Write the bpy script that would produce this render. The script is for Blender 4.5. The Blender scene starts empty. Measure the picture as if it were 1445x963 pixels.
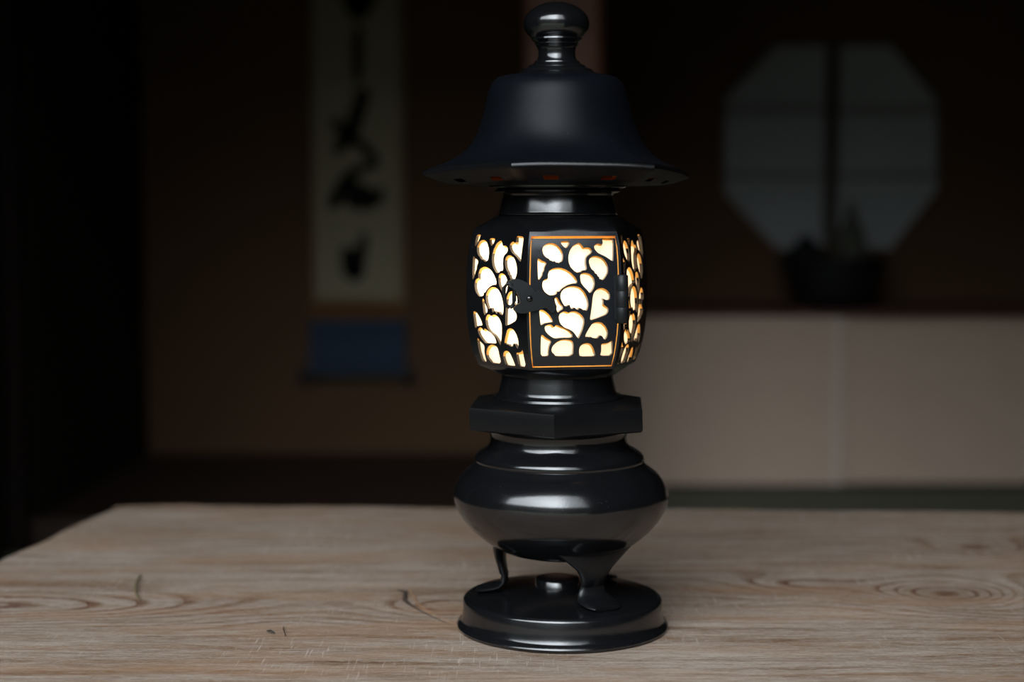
import bpy, bmesh, math, random
from mathutils import Vector, Matrix
from mathutils.geometry import delaunay_2d_cdt
random.seed(7)
PI = math.pi
COL = bpy.context.scene.collection

# ------------------------------------------------------------------ camera model (1445 x 963)
F = 2350.0
PITCH = math.atan((481.5 - 280.0) / F)
CP, SP = math.cos(PITCH), math.sin(PITCH)

def ray(px, py):
    cx = (px - 722.5) / F
    cy = (481.5 - py) / F
    return Vector((cx, CP + cy * SP, -SP + cy * CP))

CAB_Y, BACK_L, BACK_R, TOKO_Y = 3.50, 3.65, 3.80, 2.90
H = -CAB_Y * ray(722, 690).z / ray(722, 690).y      # eye height above the tatami

def at_y(px, py, y):
    d = ray(px, py)
    t = y / d.y
    return Vector((d.x * t, y, H + d.z * t))

def at_z(px, py, z):
    d = ray(px, py)
    t = (z - H) / d.z
    return Vector((d.x * t, d.y * t, z))

D = 1.17
TABLE_Z = at_y(794, 884, D).z

# ------------------------------------------------------------------ helpers
def obj(name, verts, faces, mat=None, parent=None, smooth=None, slots=None, mats=None):
    me = bpy.data.meshes.new(name)
    me.from_pydata([tuple(v) for v in verts], [], faces)
    if mats:
        for m in mats: me.materials.append(m)
        if slots:
            for p, s in zip(me.polygons, slots): p.material_index = s
    elif mat: me.materials.append(mat)
    bm = bmesh.new(); bm.from_mesh(me)
    bmesh.ops.recalc_face_normals(bm, faces=bm.faces)
    bm.to_mesh(me); bm.free()
    if smooth is not None:
        for p in me.polygons: p.use_smooth = len(p.vertices) < 20
        me.set_sharp_from_angle(angle=math.radians(smooth))
    o = bpy.data.objects.new(name, me)
    COL.objects.link(o)
    if parent: o.parent = parent
    return o

def bevel(o, w, seg=2):
    m = o.modifiers.new('bevel', 'BEVEL'); m.width = w; m.segments = seg; m.limit_method = 'ANGLE'
    return o

class MB:
    def __init__(s): s.v = []; s.f = []; s.s = []
    def add(s, v, f, slot=0):
        n = len(s.v); s.v += [Vector(p) for p in v]
        s.f += [tuple(i + n for i in q) for q in f]; s.s += [slot] * len(f)
    def box(s, a, b, slot=0):
        (x0, y0, z0), (x1, y1, z1) = a, b
        s.add([(x0,y0,z0),(x1,y0,z0),(x1,y1,z0),(x0,y1,z0),(x0,y0,z1),(x1,y0,z1),(x1,y1,z1),(x0,y1,z1)],
              [(0,3,2,1),(4,5,6,7),(0,1,5,4),(1,2,6,5),(2,3,7,6),(3,0,4,7)], slot)
    def loft(s, rings, cap0=True, cap1=True, slot=0):
        n = len(rings[0]); v = [p for r in rings for p in r]; f = []
        for i in range(len(rings) - 1):
            for j in range(n):
                k = (j + 1) % n
                f.append((i*n+j, i*n+k, (i+1)*n+k, (i+1)*n+j))
        if cap0: f.append(tuple(range(n - 1, -1, -1)))
        if cap1: f.append(tuple((len(rings)-1)*n + j for j in range(n)))
        s.add(v, f, slot)
    def lathe(s, prof, seg=96, c=(0,0), slot=0, cap0=True, cap1=True):
        """prof rows: (r, z) or (r, z, dx)"""
        rings = []
        for row in prof:
            r, z = row[0], row[1]; dx = row[2] if len(row) > 2 else 0
            r = max(r, 1e-5)
            rings.append([Vector((c[0]+dx + r*math.cos(2*PI*j/seg), c[1] + r*math.sin(2*PI*j/seg), z)) for j in range(seg)])
        s.loft(rings, cap0, cap1, slot)
    def tube(s, path, rad, seg=12, slot=0):
        path = [Vector(p) for p in path]; rings = []
        for i, p in enumerate(path):
            t = (path[min(i+1, len(path)-1)] - path[max(i-1, 0)]).normalized()
            a = t.cross(Vector((0,0,1)) if abs(t.z) < .9 else Vector((0,1,0))).normalized(); b = t.cross(a)
            r = rad[i] if isinstance(rad, (list, tuple)) else rad
            rings.append([p + a*math.cos(2*PI*j/seg)*r + b*math.sin(2*PI*j/seg)*r for j in range(seg)])
        s.loft(rings, slot=slot)
    def build(s, name, mat=None, parent=None, smooth=None, mats=None):
        return obj(name, s.v, s.f, mat, parent, smooth, s.s, mats)

def tag(o, label=None, cat=None, group=None, kind=None):
    if label: o['label'] = label
    if cat: o['category'] = cat
    if group: o['group'] = group
    if kind: o['kind'] = kind
    return o

def empty(name, loc, label, cat):
    o = bpy.data.objects.new(name, None); o.location = loc; o.empty_display_size = .05
    COL.objects.link(o); return tag(o, label, cat)

# ------------------------------------------------------------------ materials
class N:
    def __init__(s, name):
        s.m = bpy.data.materials.new(name); s.m.use_nodes = True
        s.t = s.m.node_tree; s.b = s.t.nodes['Principled BSDF']; s.out = s.t.nodes['Material Output']
    def n(s, typ, **k):
        x = s.t.nodes.new(typ)
        for a, b in k.items(): setattr(x, a, b)
        return x
    def put(s, sock, v):
        if hasattr(v, 'is_output'): s.t.links.new(v, sock)
        elif v is not None: sock.default_value = v
    def math(s, op, a, b=None, c=None, clamp=False):
        x = s.n('ShaderNodeMath', operation=op); x.use_clamp = clamp
        s.put(x.inputs[0], a); s.put(x.inputs[1], b)
        if c is not None: s.put(x.inputs[2], c)
        return x.outputs[0]
    def coord(s): return s.n('ShaderNodeTexCoord').outputs['Object']
    def mapping(s, vec, scale=(1,1,1), loc=(0,0,0)):
        x = s.n('ShaderNodeMapping'); s.put(x.inputs[0], vec)
        x.inputs['Scale'].default_value = scale; x.inputs['Location'].default_value = loc
        return x.outputs[0]
    def noise(s, vec, scale, detail=3, rough=.5, dist=0):
        x = s.n('ShaderNodeTexNoise'); s.put(x.inputs['Vector'], vec)
        x.inputs['Scale'].default_value = scale; x.inputs['Detail'].default_value = detail
        x.inputs['Roughness'].default_value = rough; x.inputs['Distortion'].default_value = dist
        return x.outputs['Fac']
    def ramp(s, fac, stops, interp='LINEAR'):
        x = s.n('ShaderNodeValToRGB'); s.put(x.inputs[0], fac); cr = x.color_ramp; cr.interpolation = interp
        while len(cr.elements) < len(stops): cr.elements.new(.5)
        for e, (p, c) in zip(cr.elements, stops):
            e.position = p; e.color = (*c, 1) if len(c) == 3 else c
        return x.outputs[0]
    def mix(s, fac, a, b, mode='MIX'):
        x = s.n('ShaderNodeMix', data_type='RGBA', blend_type=mode)
        s.put(x.inputs[0], fac)
        s.put(x.inputs[6], (*a, 1) if isinstance(a, tuple) and len(a) == 3 else a)
        s.put(x.inputs[7], (*b, 1) if isinstance(b, tuple) and len(b) == 3 else b)
        return x.outputs[2]
    def bump(s, h, strength=.3, dist=.001):
        x = s.n('ShaderNodeBump'); x.inputs['Strength'].default_value = strength
        x.inputs['Distance'].default_value = dist; s.put(x.inputs['Height'], h)
        s.put(s.b.inputs['Normal'], x.outputs[0])

ALB = (.74, .71, .69)
def simple(name, c, rough=.6, metal=0, var=.15, scale=8, spec=.5, bump=0, stretch=(1,1,1)):
    c = tuple(x*y for x, y in zip(c, ALB))
    k = N(name); v = k.mapping(k.coord(), stretch)
    f = k.noise(v, scale, 4)
    col = k.mix(f, tuple(x*(1-var) for x in c), tuple(min(1, x*(1+var)) for x in c))
    k.put(k.b.inputs['Base Color'], col)
    k.b.inputs['Roughness'].default_value = rough; k.b.inputs['Metallic'].default_value = metal
    k.b.inputs['Specular IOR Level'].default_value = spec
    if bump: k.bump(f, bump, .002)
    return k.m

def bronze(name, c, rough, spec, metal=0.0):
    k = N(name); v = k.coord()
    f = k.noise(v, 30, 5, .6); g = k.noise(v, 400, 3, .6)
    col = k.mix(f, tuple(x*.75 for x in c), tuple(x*1.3 for x in c))
    dust = k.ramp(k.noise(v, 900, 2), [(.70, (0,0,0)), (.76, (1,1,1))])
    col = k.mix(k.math('MULTIPLY', dust, .12), col, (.25, .26, .28))
    k.put(k.b.inputs['Base Color'], col)
    k.put(k.b.inputs['Roughness'], k.math('MULTIPLY_ADD', f, .08, rough - .04))
    k.b.inputs['Specular IOR Level'].default_value = spec
    k.b.inputs['Metallic'].default_value = metal
    k.bump(g, .06, .0006)
    return k.m

M_BRONZE = bronze('black_bronze', (.0045, .0048, .0055), .165, .85)
M_ROOF = bronze('roof_bronze', (.0026,.0034,.0052), .44, .14)
M_DOOR = bronze('door_bronze', (.0065,.0078,.0105), .26, .7)
M_LATCH = bronze('latch_bronze', (.008, .0085, .0095), .45, .3)
M_LEG = bronze('leg_bronze', (.0035, .0038, .0044), .33, .36)

def amber_glow_mat():  # orange fringe of lamp glow put into the colour of the cut edges
    k = N('amber_glow_rim'); t = k.n('ShaderNodeBsdfTranslucent'); d = k.n('ShaderNodeBsdfDiffuse')
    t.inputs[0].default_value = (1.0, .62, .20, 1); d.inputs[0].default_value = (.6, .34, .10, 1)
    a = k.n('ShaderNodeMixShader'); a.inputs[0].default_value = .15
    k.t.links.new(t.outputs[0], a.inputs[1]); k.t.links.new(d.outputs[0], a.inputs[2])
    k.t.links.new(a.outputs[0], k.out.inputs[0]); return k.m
M_AMBER_GLOW = amber_glow_mat()

def paper_liner():
    k = N('lantern_paper'); t = k.n('ShaderNodeBsdfTranslucent'); d = k.n('ShaderNodeBsdfDiffuse')
    f = k.noise(k.mapping(k.coord(), (1, 1, .3)), 60, 3)
    col = k.mix(f, (.90, .84, .74), (.97, .93, .86))
    k.t.links.new(col, t.inputs[0]); k.t.links.new(col, d.inputs[0])
    a = k.n('ShaderNodeMixShader'); a.inputs[0].default_value = .35
    k.t.links.new(t.outputs[0], a.inputs[1]); k.t.links.new(d.outputs[0], a.inputs[2])
    k.t.links.new(a.outputs[0], k.out.inputs[0]); return k.m
M_LINER = paper_liner()

tl = at_z(165, 712, TABLE_Z); tr = at_z(1445, 722, TABLE_Z); le = at_z(0, 789, TABLE_Z)
dirb = (tr - tl).normalized(); dirl = (le - tl).normalized()
c_bl = tl; c_br = tl + dirb * 1.45; c_fl = tl + dirl * .86; c_fr = c_br + dirl * .86
to = TO = (c_bl + c_fr) / 2
# weathered table wood: ring field = straight grain + elongated bumps round the knots
def table_wood():
    k = N('weathered_wood'); co = k.mapping(k.coord(), (1,1,1), (TO.x, TO.y, 0))
    sx = k.n('ShaderNodeSeparateXYZ'); k.put(sx.inputs[0], co)
    warp = k.noise(k.mapping(co, (2.2, 9, 1)), 1.6, 3, .55)
    warp2 = k.noise(k.mapping(co, (14, 70, 1)), 1.0, 3, .6)
    X = sx.outputs[0]; Y = k.math('ADD', sx.outputs[1], k.math('MULTIPLY', k.math('SUBTRACT', warp, .5), .045))
    Y = k.math('ADD', Y, k.math('MULTIPLY', k.math('SUBTRACT', warp2, .5), .006))
    fld = k.math('MULTIPLY', Y, 34.0)
    def bumpf(px, py, rx, ry, amp):
        c = at_z(px, py, TABLE_Z)
        a = k.math('DIVIDE', k.math('SUBTRACT', X, c.x), rx); b = k.math('DIVIDE', k.math('SUBTRACT', Y, c.y), ry)
        q = k.math('ADD', k.math('MULTIPLY', a, a), k.math('MULTIPLY', b, b))
        return k.math('MULTIPLY', k.math('EXPONENT', k.math('MULTIPLY', q, -1.0)), amp), q
    knots = []
    near = None
    for args in [(-20, 858, .17, .050, 6.2), (1335, 838, .062, .050, 7.5), (640, 858, .055, .035, 3.6),
                 (400, 880, .05, .03, -1.0), (1130, 826, .05, .03, 2.6), (1385, 778, .06, .05, 3.0), (1470, 868, .06, .03, 2.4),
                 (240, 745, .10, .09, 2.0), (760, 750, .15, .10, 2.4), (1100, 930, .2, .03, 1.0)]:
        g, q = bumpf(*args); fld = k.math('ADD', fld, g); knots.append(q)
        if abs(args[4]) > 2.5: near = k.math('ADD', near, k.math('DIVIDE', g, args[4])) if near is not None else k.math('DIVIDE', g, args[4])
    fr = k.math('FRACT', fld)
    line = k.ramp(fr, [(0, (0,0,0)), (.50, (.06,.06,.06)), (.68, (.70,.70,.70)), (.86, (1,1,1)), (.885, (.12,.12,.12)), (1, (0,0,0))])
    mask = k.ramp(k.noise(k.mapping(co, (3, 9, 1)), 2.0, 3, .6), [(.36, (.10,.10,.10)), (.62, (.62,.62,.62))])
    mask = k.math('ADD', mask, k.math('MULTIPLY', near, .9), clamp=True)
    lm = k.math('MULTIPLY', line, mask)
    fine = k.math('FRACT', k.math('MULTIPLY', fld, 3.0))
    fl = k.ramp(fine, [(0, (.5,.5,.5)), (.5, (.3,.3,.3)), (.8, (.75,.75,.75)), (1, (.5,.5,.5))])
    fibre = k.noise(k.mapping(co, (55, 560, 1)), 1.0, 5, .7, .6)
    fibre2 = k.noise(k.mapping(co, (16, 150, 1)), 1.0, 5, .68, .5)
    blot = k.noise(k.mapping(co, (4, 12, 1)), 1.3, 4, .6)
    base = k.mix(k.ramp(blot, [(.3, (0,0,0)), (.7, (1,1,1))]), (.36, .295, .245), (.50, .44, .385))
    base = k.mix(k.ramp(fibre2, [(.35, (0,0,0)), (.7, (1,1,1))]), k.mix(.42, base, (.20, .145, .11)), base)
    base = k.mix(k.math('MULTIPLY', k.math('SUBTRACT', fl, .3, clamp=True), .45), base, (.22, .15, .11))
    base = k.mix(k.math('MULTIPLY', lm, .86), base, (.165, .092, .060))
    base = k.mix(k.math('MULTIPLY', k.ramp(fibre, [(.45, (0,0,0)), (.72, (1,1,1))]), .45), base, (.62, .57, .52))
    base = k.mix(k.math('MULTIPLY', k.ramp(fibre, [(.28, (1,1,1)), (.44, (0,0,0))]), .38), base, (.17, .12, .09))
    spk = k.noise(k.mapping(co, (300, 900, 1)), 1.0, 3, .7)
    base = k.mix(k.math('MULTIPLY', k.ramp(spk, [(.55, (0,0,0)), (.72, (1,1,1))]), .35), base, (.66, .60, .55))
    base = k.mix(k.math('MULTIPLY', k.ramp(spk, [(.28, (1,1,1)), (.44, (0,0,0))]), .40), base, (.15, .105, .08))
    # pale fibres standing up across the grain, worn spots
    scr = k.ramp(k.noise(k.mapping(co, (620, 34, 1)), 1.0, 2, .5), [(.62, (0,0,0)), (.72, (1,1,1))])
    scrm = k.ramp(k.noise(k.mapping(co, (9, 9, 1)), 1.0, 2), [(.50, (0,0,0)), (.64, (1,1,1))])
    base = k.mix(k.math('MULTIPLY', k.math('MULTIPLY', scr, scrm), .45), base, (.66, .60, .54))
    # the orange warm wear near the front and in patches
    warmth = k.ramp(k.noise(k.mapping(co, (3, 16, 1)), 1.7, 3, .6), [(.46, (0,0,0)), (.70, (1,1,1))])
    base = k.mix(k.math('MULTIPLY', warmth, .45), base, (.40, .24, .145))
    # resin knots
    for q, amt, c in ((knots[1], .35, (.16, .12, .09)), (knots[2], .40, (.30, .17, .09))):
        m_ = k.math('MULTIPLY', k.ramp(q, [(0, (1,1,1)), (.5, (0,0,0))]), k.math('MULTIPLY', k.noise(k.mapping(co, (60, 90, 1)), 1.5, 4, .7), amt*1.6))
        base = k.mix(m_, base, c)
    base = k.mix(1.0, base, (.70, .665, .64), 'MULTIPLY')
    bc = k.n('ShaderNodeBrightContrast'); k.put(bc.inputs[0], base); bc.inputs[1].default_value = .140; bc.inputs[2].default_value = .60
    hs = k.n('ShaderNodeHueSaturation'); hs.inputs['Saturation'].default_value = .74; k.put(hs.inputs['Color'], bc.outputs[0]); base = hs.outputs[0]; k.put(k.b.inputs['Base Color'], base)
    k.b.inputs['Roughness'].default_value = .72; k.b.inputs['Specular IOR Level'].default_value = .3
    hgt = k.math('ADD', k.math('MULTIPLY', fibre, .6), k.math('MULTIPLY', lm, -.7))
    k.bump(k.math('ADD', hgt, k.math('MULTIPLY', fibre2, .8)), .5, .0009)
    return k.m
M_TABLE = table_wood()
M_TLEG = simple('table_leg_wood', (.20, .14, .10), .75, stretch=(8, 8, 1))
M_CRACK = simple('knot_crack', (.05, .028, .018), .9)
M_RESIN = simple('knot_resin', (.34, .20, .11), .6, scale=120, var=.5)
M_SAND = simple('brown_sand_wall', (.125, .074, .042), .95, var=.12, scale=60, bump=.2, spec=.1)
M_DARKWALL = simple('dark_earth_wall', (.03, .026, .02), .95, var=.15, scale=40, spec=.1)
M_ROOMWALL = simple('room_wall', (.09, .075, .058), .95, var=.1, scale=20, spec=.1)
M_PILLAR = simple('red_brown_timber', (.20, .085, .05), .5, scale=20, var=.3, stretch=(6, 6, .5), spec=.3)
M_DKWOOD = simple('dark_timber', (.045, .026, .018), .6, scale=20, var=.3, stretch=(1, 6, 6), spec=.25)
M_POST = simple('blackened_timber', (.014, .008, .006), .7, spec=.1)
M_COPPER = simple('copper_reflector', (.60, .30, .13), .5)  # orange of the reflector added inside the roof
M_SHELF = simple('cabinet_board', (.115, .048, .036), .5, scale=20, var=.3, stretch=(1, 8, 8), spec=.3)
M_CEIL = simple('ceiling_boards', (.10, .07, .05), .8, scale=20, stretch=(1, 8, 1))
M_FUSUMA = simple('fusuma_paper', (.66, .515, .415), .9, scale=30, var=.05, spec=.1, bump=.1)
M_FUSUMA_EDGE = simple('fusuma_edge', (.72, .62, .54), .8, var=.03, spec=.1)
M_SHOJI = simple('shoji_paper', (.46, .50, .52), .9, scale=14, var=.05, spec=.1)
M_KUMIKO = simple('shoji_lattice', (.30,.31,.30), .8, spec=.1)
M_STILE = simple('shoji_stile', (.085, .075, .055), .7, spec=.2)
M_SCROLL = simple('scroll_paper', (.36, .325, .225), .9, scale=12, var=.08, spec=.1)
M_SCROLLEDGE = simple('scroll_mount', (.28, .22, .14), .9, scale=60, var=.1, spec=.1)
M_INK = simple('ink', (.012, .012, .012), .8, spec=.1)
M_BROCADE = simple('brown_brocade', (.17, .075, .022), .8, scale=120, var=.35, spec=.2)
M_BLUE = simple('blue_silk', (.030, .055, .10), .7, scale=60, var=.12, spec=.2)
M_ROLLER = simple('roller_wood', (.008, .006, .005), .6)
M_CLAY = simple('black_glazed_clay', (.008, .008, .008), .6, spec=.3)
M_ROCK = simple('black_stone', (.008, .008, .009), .8, scale=30, var=.4, bump=.6, spec=.2)
M_GREY = simple('grey_green_glaze', (.085, .092, .068), .7, scale=20, var=.2, spec=.2)
M_STEM = simple('dry_stem', (.16, .13, .055), .8)
M_HAIR = simple('dark_fibre', (.03, .025, .02), .7)
def tatami():
    k = N('tatami'); co = k.coord()
    f = k.noise(k.mapping(co, (12, 700, 1)), 1, 3); w = k.n('ShaderNodeTexWave'); w.inputs['Scale'].default_value = 180
    k.put(w.inputs[0], co)
    k.put(k.b.inputs['Base Color'], k.mix(f, (.075, .085, .05), (.12, .13, .085)))
    k.b.inputs['Roughness'].default_value = .8; k.bump(w.outputs[1], .3, .001); return k.m
M_TATAMI = tatami()

# ------------------------------------------------------------------ the room
def block(name, a, b, mat, kind='structure', parent=None, bev=0):
    m = MB(); m.box(a, b); o = m.build(name, mat, parent)
    if kind: tag(o, kind=kind)
    if bev: bevel(o, bev)
    return o

XL, XR, YB, ZC = -2.4, 2.2, .30, 2.45
block('floor', (XL-.1, YB-1.9, -.08), (XR+.1, BACK_R+.1, 0), M_TATAMI)
block('ceiling', (XL-.1, YB-.1, ZC), (XR+.1, BACK_R+.1, ZC+.08), M_CEIL)
block('wall_left', (XL-.1, YB, 0), (XL, BACK_R, ZC), M_ROOMWALL)
block('wall_right', (XR, YB, 0), (XR+.1, BACK_R, ZC), M_ROOMWALL)
# wall behind the camera with the wide veranda opening
OX0, OX1, OZ1 = -1.75, .50, 1.90
m = MB(); m.box((XL, YB-.1, 0), (OX0, YB, ZC)); m.box((OX1, YB-.1, 0), (XR, YB, ZC)); m.box((OX0, YB-.1, OZ1), (OX1, YB, ZC))
tag(m.build('wall_front', M_ROOMWALL), kind='structure')
m = MB()
for x0_ in (OX0-.88, OX1+.02):
    m.box((x0_, YB+.02, 0), (x0_+.035, YB+.05, OZ1)); m.box((x0_+.825, YB+.02, 0), (x0_+.86, YB+.05, OZ1))
    for z_ in (0, .48, .96, 1.44, 1.915): m.box((x0_+.035, YB+.02, z_), (x0_+.825, YB+.05, z_+.035))
tag(m.build('door_1', M_DKWOOD), kind='structure')

PX0, PX1 = at_y(740, 60, TOKO_Y).x, at_y(852, 60, TOKO_Y).x
TZ = at_y(300, 640, BACK_L).z          # raised floor of the alcove
CX = at_y(207, 500, BACK_L).x          # left back corner of the alcove
SX = at_y(52, 700, TOKO_Y).x           # front end of its side wall
block('wall_back_alcove', (CX-.1, BACK_L, 0), (PX1-.02, BACK_L+.06, ZC), M_SAND)
block('wall_alcove_partition', (PX0+.04, TOKO_Y+.12, 0), (PX1-.02, BACK_R, ZC), M_SAND)
# left side wall of the alcove, slightly splayed
m = MB(); v = [(SX, TOKO_Y, 0), (CX, BACK_L, 0), (CX-.12, BACK_L+.02, 0), (SX-.08, TOKO_Y, 0)]
m.add(v + [(a, b, ZC) for a, b, c in v], [(0,1,5,4),(1,2,6,5),(2,3,7,6),(3,0,4,7),(0,3,2,1),(4,5,6,7)])
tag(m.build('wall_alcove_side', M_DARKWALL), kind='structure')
block('floor_alcove', (SX-.02, TOKO_Y+.06, 0), (PX0+.05, BACK_L, TZ), M_DKWOOD)
block('trim_alcove_sill', (SX-.08, TOKO_Y-.02, 0), (PX0+.01, TOKO_Y+.06, TZ+.001), M_DKWOOD, bev=.004)
block('trim_shade_lintel', (SX-.10, TOKO_Y-.03, 1.08), (XR, TOKO_Y+.06, 1.16), M_DKWOOD)  # unseen lintel set low to shade the upper back wall
block('wall_above_alcove', (XL, TOKO_Y-.01, 1.16), (XR, TOKO_Y+.04, ZC), M_SAND)  # unseen, brought down with the low lintel for the same shade
block('trim_left_post', (at_y(2, 500, TOKO_Y).x, TOKO_Y-.05, 0), (at_y(44, 500, TOKO_Y).x, TOKO_Y+.02, 1.9), M_POST, bev=.004)
m = MB(); m.box((PX0, TOKO_Y, 0), (PX1, TOKO_Y+PX1-PX0, ZC))
bevel(tag(m.build('trim_alcove_pillar', M_PILLAR), kind='structure'), .016, 3)
block('wall_shade_wing', (-1.0, 1.65, 0), (-.87, TOKO_Y-.08, ZC), M_DARKWALL)  # unseen wall added to keep light off the alcove's left part
# left room wall beside the post: sliding screen frame
lx = at_y(0, 500, TOKO_Y).x
block('wall_back_left', (XL, TOKO_Y, 0), (lx, TOKO_Y+.05, 1.9), M_POST)
m = MB()
for py in (230, 376, 690):
    z = at_y(10, py, TOKO_Y-.05).z; m.box((lx-.7, TOKO_Y-.06, z-.012), (at_y(26, 500, TOKO_Y-.06).x, TOKO_Y-.045, z+.012))
tag(m.build('door_2', M_INK), kind='structure')

# right bay: back wall pierced by the octagonal window
oct_px = [(1098,62),(1262,62),(1328,140),(1328,268),(1262,352),(1098,352),(1022,272),(1022,140)]
octw = [at_y(x, y, BACK_R) for x, y in oct_px]
x0, x1, z0, z1 = PX1-.04, XR, 0, ZC
pts = [Vector((x0,z0)), Vector((x1,z0)), Vector((x1,z1)), Vector((x0,z1))] + [Vector((p.x, p.z)) for p in octw]
edg = [(0,1),(1,2),(2,3),(3,0)] + [(4+i, 4+(i+1)%8) for i in range(8)]
def inside(p, poly):
    c = False; n = len(poly); j = n-1
    for i in range(n):
        a, b = poly[i], poly[j]
        if (a[1] > p[1]) != (b[1] > p[1]) and p[0] < (b[0]-a[0])*(p[1]-a[1])/(b[1]-a[1]) + a[0]: c = not c
        j = i
    return c
vv, _, ff, *_ = delaunay_2d_cdt(pts, edg, [], 0, 1e-6)
octp = [(p.x, p.z) for p in octw]
keep = [f for f in ff if not inside((sum(vv[i].x for i in f)/3, sum(vv[i].y for i in f)/3), octp)]
m = MB(); T = .07
m.add([(p.x, BACK_R, p.y) for p in vv], keep)
m.add([(p.x, BACK_R+T, p.y) for p in vv], keep)
o8 = [(p.x, BACK_R, p.z) for p in octw] + [(p.x, BACK_R+T, p.z) for p in octw]
m.add(o8, [(i, (i+1)%8, 8+(i+1)%8, 8+i) for i in range(8)])
tag(m.build('wall_back_right', M_SAND), kind='structure')
# shoji in the octagon: two papers meeting at a dark stile, faint lattice bars
wy = BACK_R + .018
m = MB(); cx_ = at_y(1174, 200, wy).x
xa, xb = at_y(1010, 200, wy).x, at_y(1340, 200, wy).x; za, zb = at_y(1100, 365, wy).z, at_y(1100, 45, wy).z
win = MB(); win.box((xa, wy+.022, za), (xb, wy+.026, zb)); win = tag(win.build('window_1', M_SHOJI), kind='structure')
w_ = at_y(1183, 200, wy).x - at_y(1166, 200, wy).x
m = MB(); m.box((cx_-w_/2, wy-.004, za), (cx_+w_/2, wy+.020, zb)); m.build('stile', M_STILE, win)
for py in (155, 248):
    z = at_y(1100, py, wy).z
    m = MB(); m.box((xa, wy+.012, z-.0085), (xb, wy+.021, z+.0085)); m.build('lattice_bar', M_KUMIKO, win)

# low cabinet with two paper sliding doors
SHZ = at_y(1100, 427, BACK_R).z
CR = 1.50
cab = empty('low_cabinet', (PX1, CAB_Y, 0), 'long low wall cabinet with beige paper sliding doors beneath the octagonal window', 'cabinet')
def cbox(name, a, b, mat, bev=.002, par=None):
    m = MB(); m.box((a[0]-PX1, a[1]-CAB_Y, a[2]), (b[0]-PX1, b[1]-CAB_Y, b[2]))
    return bevel(m.build(name, mat, par or cab), bev)
cx0 = PX1 - .015
topz1 = SHZ; topz0 = at_y(1100, 446, CAB_Y-.01).z
cbox('top_board', (cx0, CAB_Y-.012, topz0), (CR, BACK_R, topz1), M_SHELF)
cbox('base_rail', (cx0, CAB_Y-.004, 0), (CR, CAB_Y+.04, .008), M_DKWOOD)
cbox('side_panel', (CR, CAB_Y, 0), (CR+.02, BACK_R, SHZ), M_SHELF)
dvx = at_y(1188, 560, CAB_Y).x
d1 = cbox('sliding_door', (cx0, CAB_Y+.000, .008), (dvx, CAB_Y+.014, topz0), M_FUSUMA)
d2 = cbox('sliding_door', (dvx-.04, CAB_Y+.020, .008), (CR, CAB_Y+.034, topz0), M_FUSUMA)
cbox('edge_strip', (at_y(1176, 560, CAB_Y).x, CAB_Y-.0015, .008), (dvx, CAB_Y, topz0), M_FUSUMA_EDGE, .0004, d1)
cbox('interior_box', (cx0, CAB_Y+.04, .008), (CR, BACK_R-.001, .014), M_DKWOOD)
block('wall_bay_end', (CR+.02, TOKO_Y, 0), (CR+.08, BACK_R, ZC), M_SAND)

# ------------------------------------------------------------------ objects on the cabinet
vy = 3.64
def vb(px, py): return at_y(px, py, vy)
S = vy / F
cvx = vb(1176, 400).x
bowl = empty('planter_bowl', (cvx, vy, SHZ), 'wide black flared planter bowl standing on the cabinet before the octagonal window', 'bowl')
m = MB()
prof = [(.048,0),(.052,.004),(.080,.012),(.094,.04),(.103,.075),(.109,.098),(.112,.108),(.107,.108),(.100,.085),(.085,.05),(.0,.045)]
prof = [(r, z) for r, z in prof]
m.lathe(prof, 48); m.build('bowl_body', M_CLAY, bowl, 40)
m = MB(); m.lathe([(.0,.047),(.092,.07),(.104,.098),(.100,.103),(.04,.105),(0,.105)], 40); m.build('moss_soil', M_ROCK, bowl, 60)
for sgn in (-1, 1):
    m = MB(); m.tube([(sgn*.104,0,.075),(sgn*.116,0,.085),(sgn*.119,0,.10),(sgn*.110,0,.112)], .006, 10); m.build('handle', M_CLAY, bowl, 60)
# pointed dark rock rising at the left
rk = empty('pointed_rock', (vb(1134,350).x, vy-.01, SHZ+.107), 'black pointed rock rising from the left of the planter bowl', 'rock')
m = MB(); rings = []
for z, r in ((0,.050),(.010,.042),(.020,.033),(.031,.024),(.042,.016),(.051,.006)):
    rings.append([Vector((math.cos(a)*r*(1+.18*math.sin(3*a+z*60))+z*.02, math.sin(a)*r*.8*(1+.15*math.cos(2*a+z*90)), z)) for a in [2*PI*j/24 for j in range(24)]])
m.loft(rings); m.build('rock_body', M_ROCK, rk, 35)
# pale cone-shaped ornament
cn = empty('conical_ornament', (vb(1204,350).x, vy+.02, SHZ+.107), 'grey-green conical ornament with dark knob standing at the right of the planter bowl', 'ornament')
m = MB(); m.lathe([(.034,0),(.034,.004),(.032,.02),(.029,.04),(.025,.062),(.018,.080),(.011,.091)], 32); m.build('cone_body', M_GREY, cn, 40)
m = MB(); m.lathe([(.011,.0915),(.0125,.098),(.0125,.108),(.008,.118),(0,.123)], 24); m.build('knob', M_STILE, cn, 60)

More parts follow.
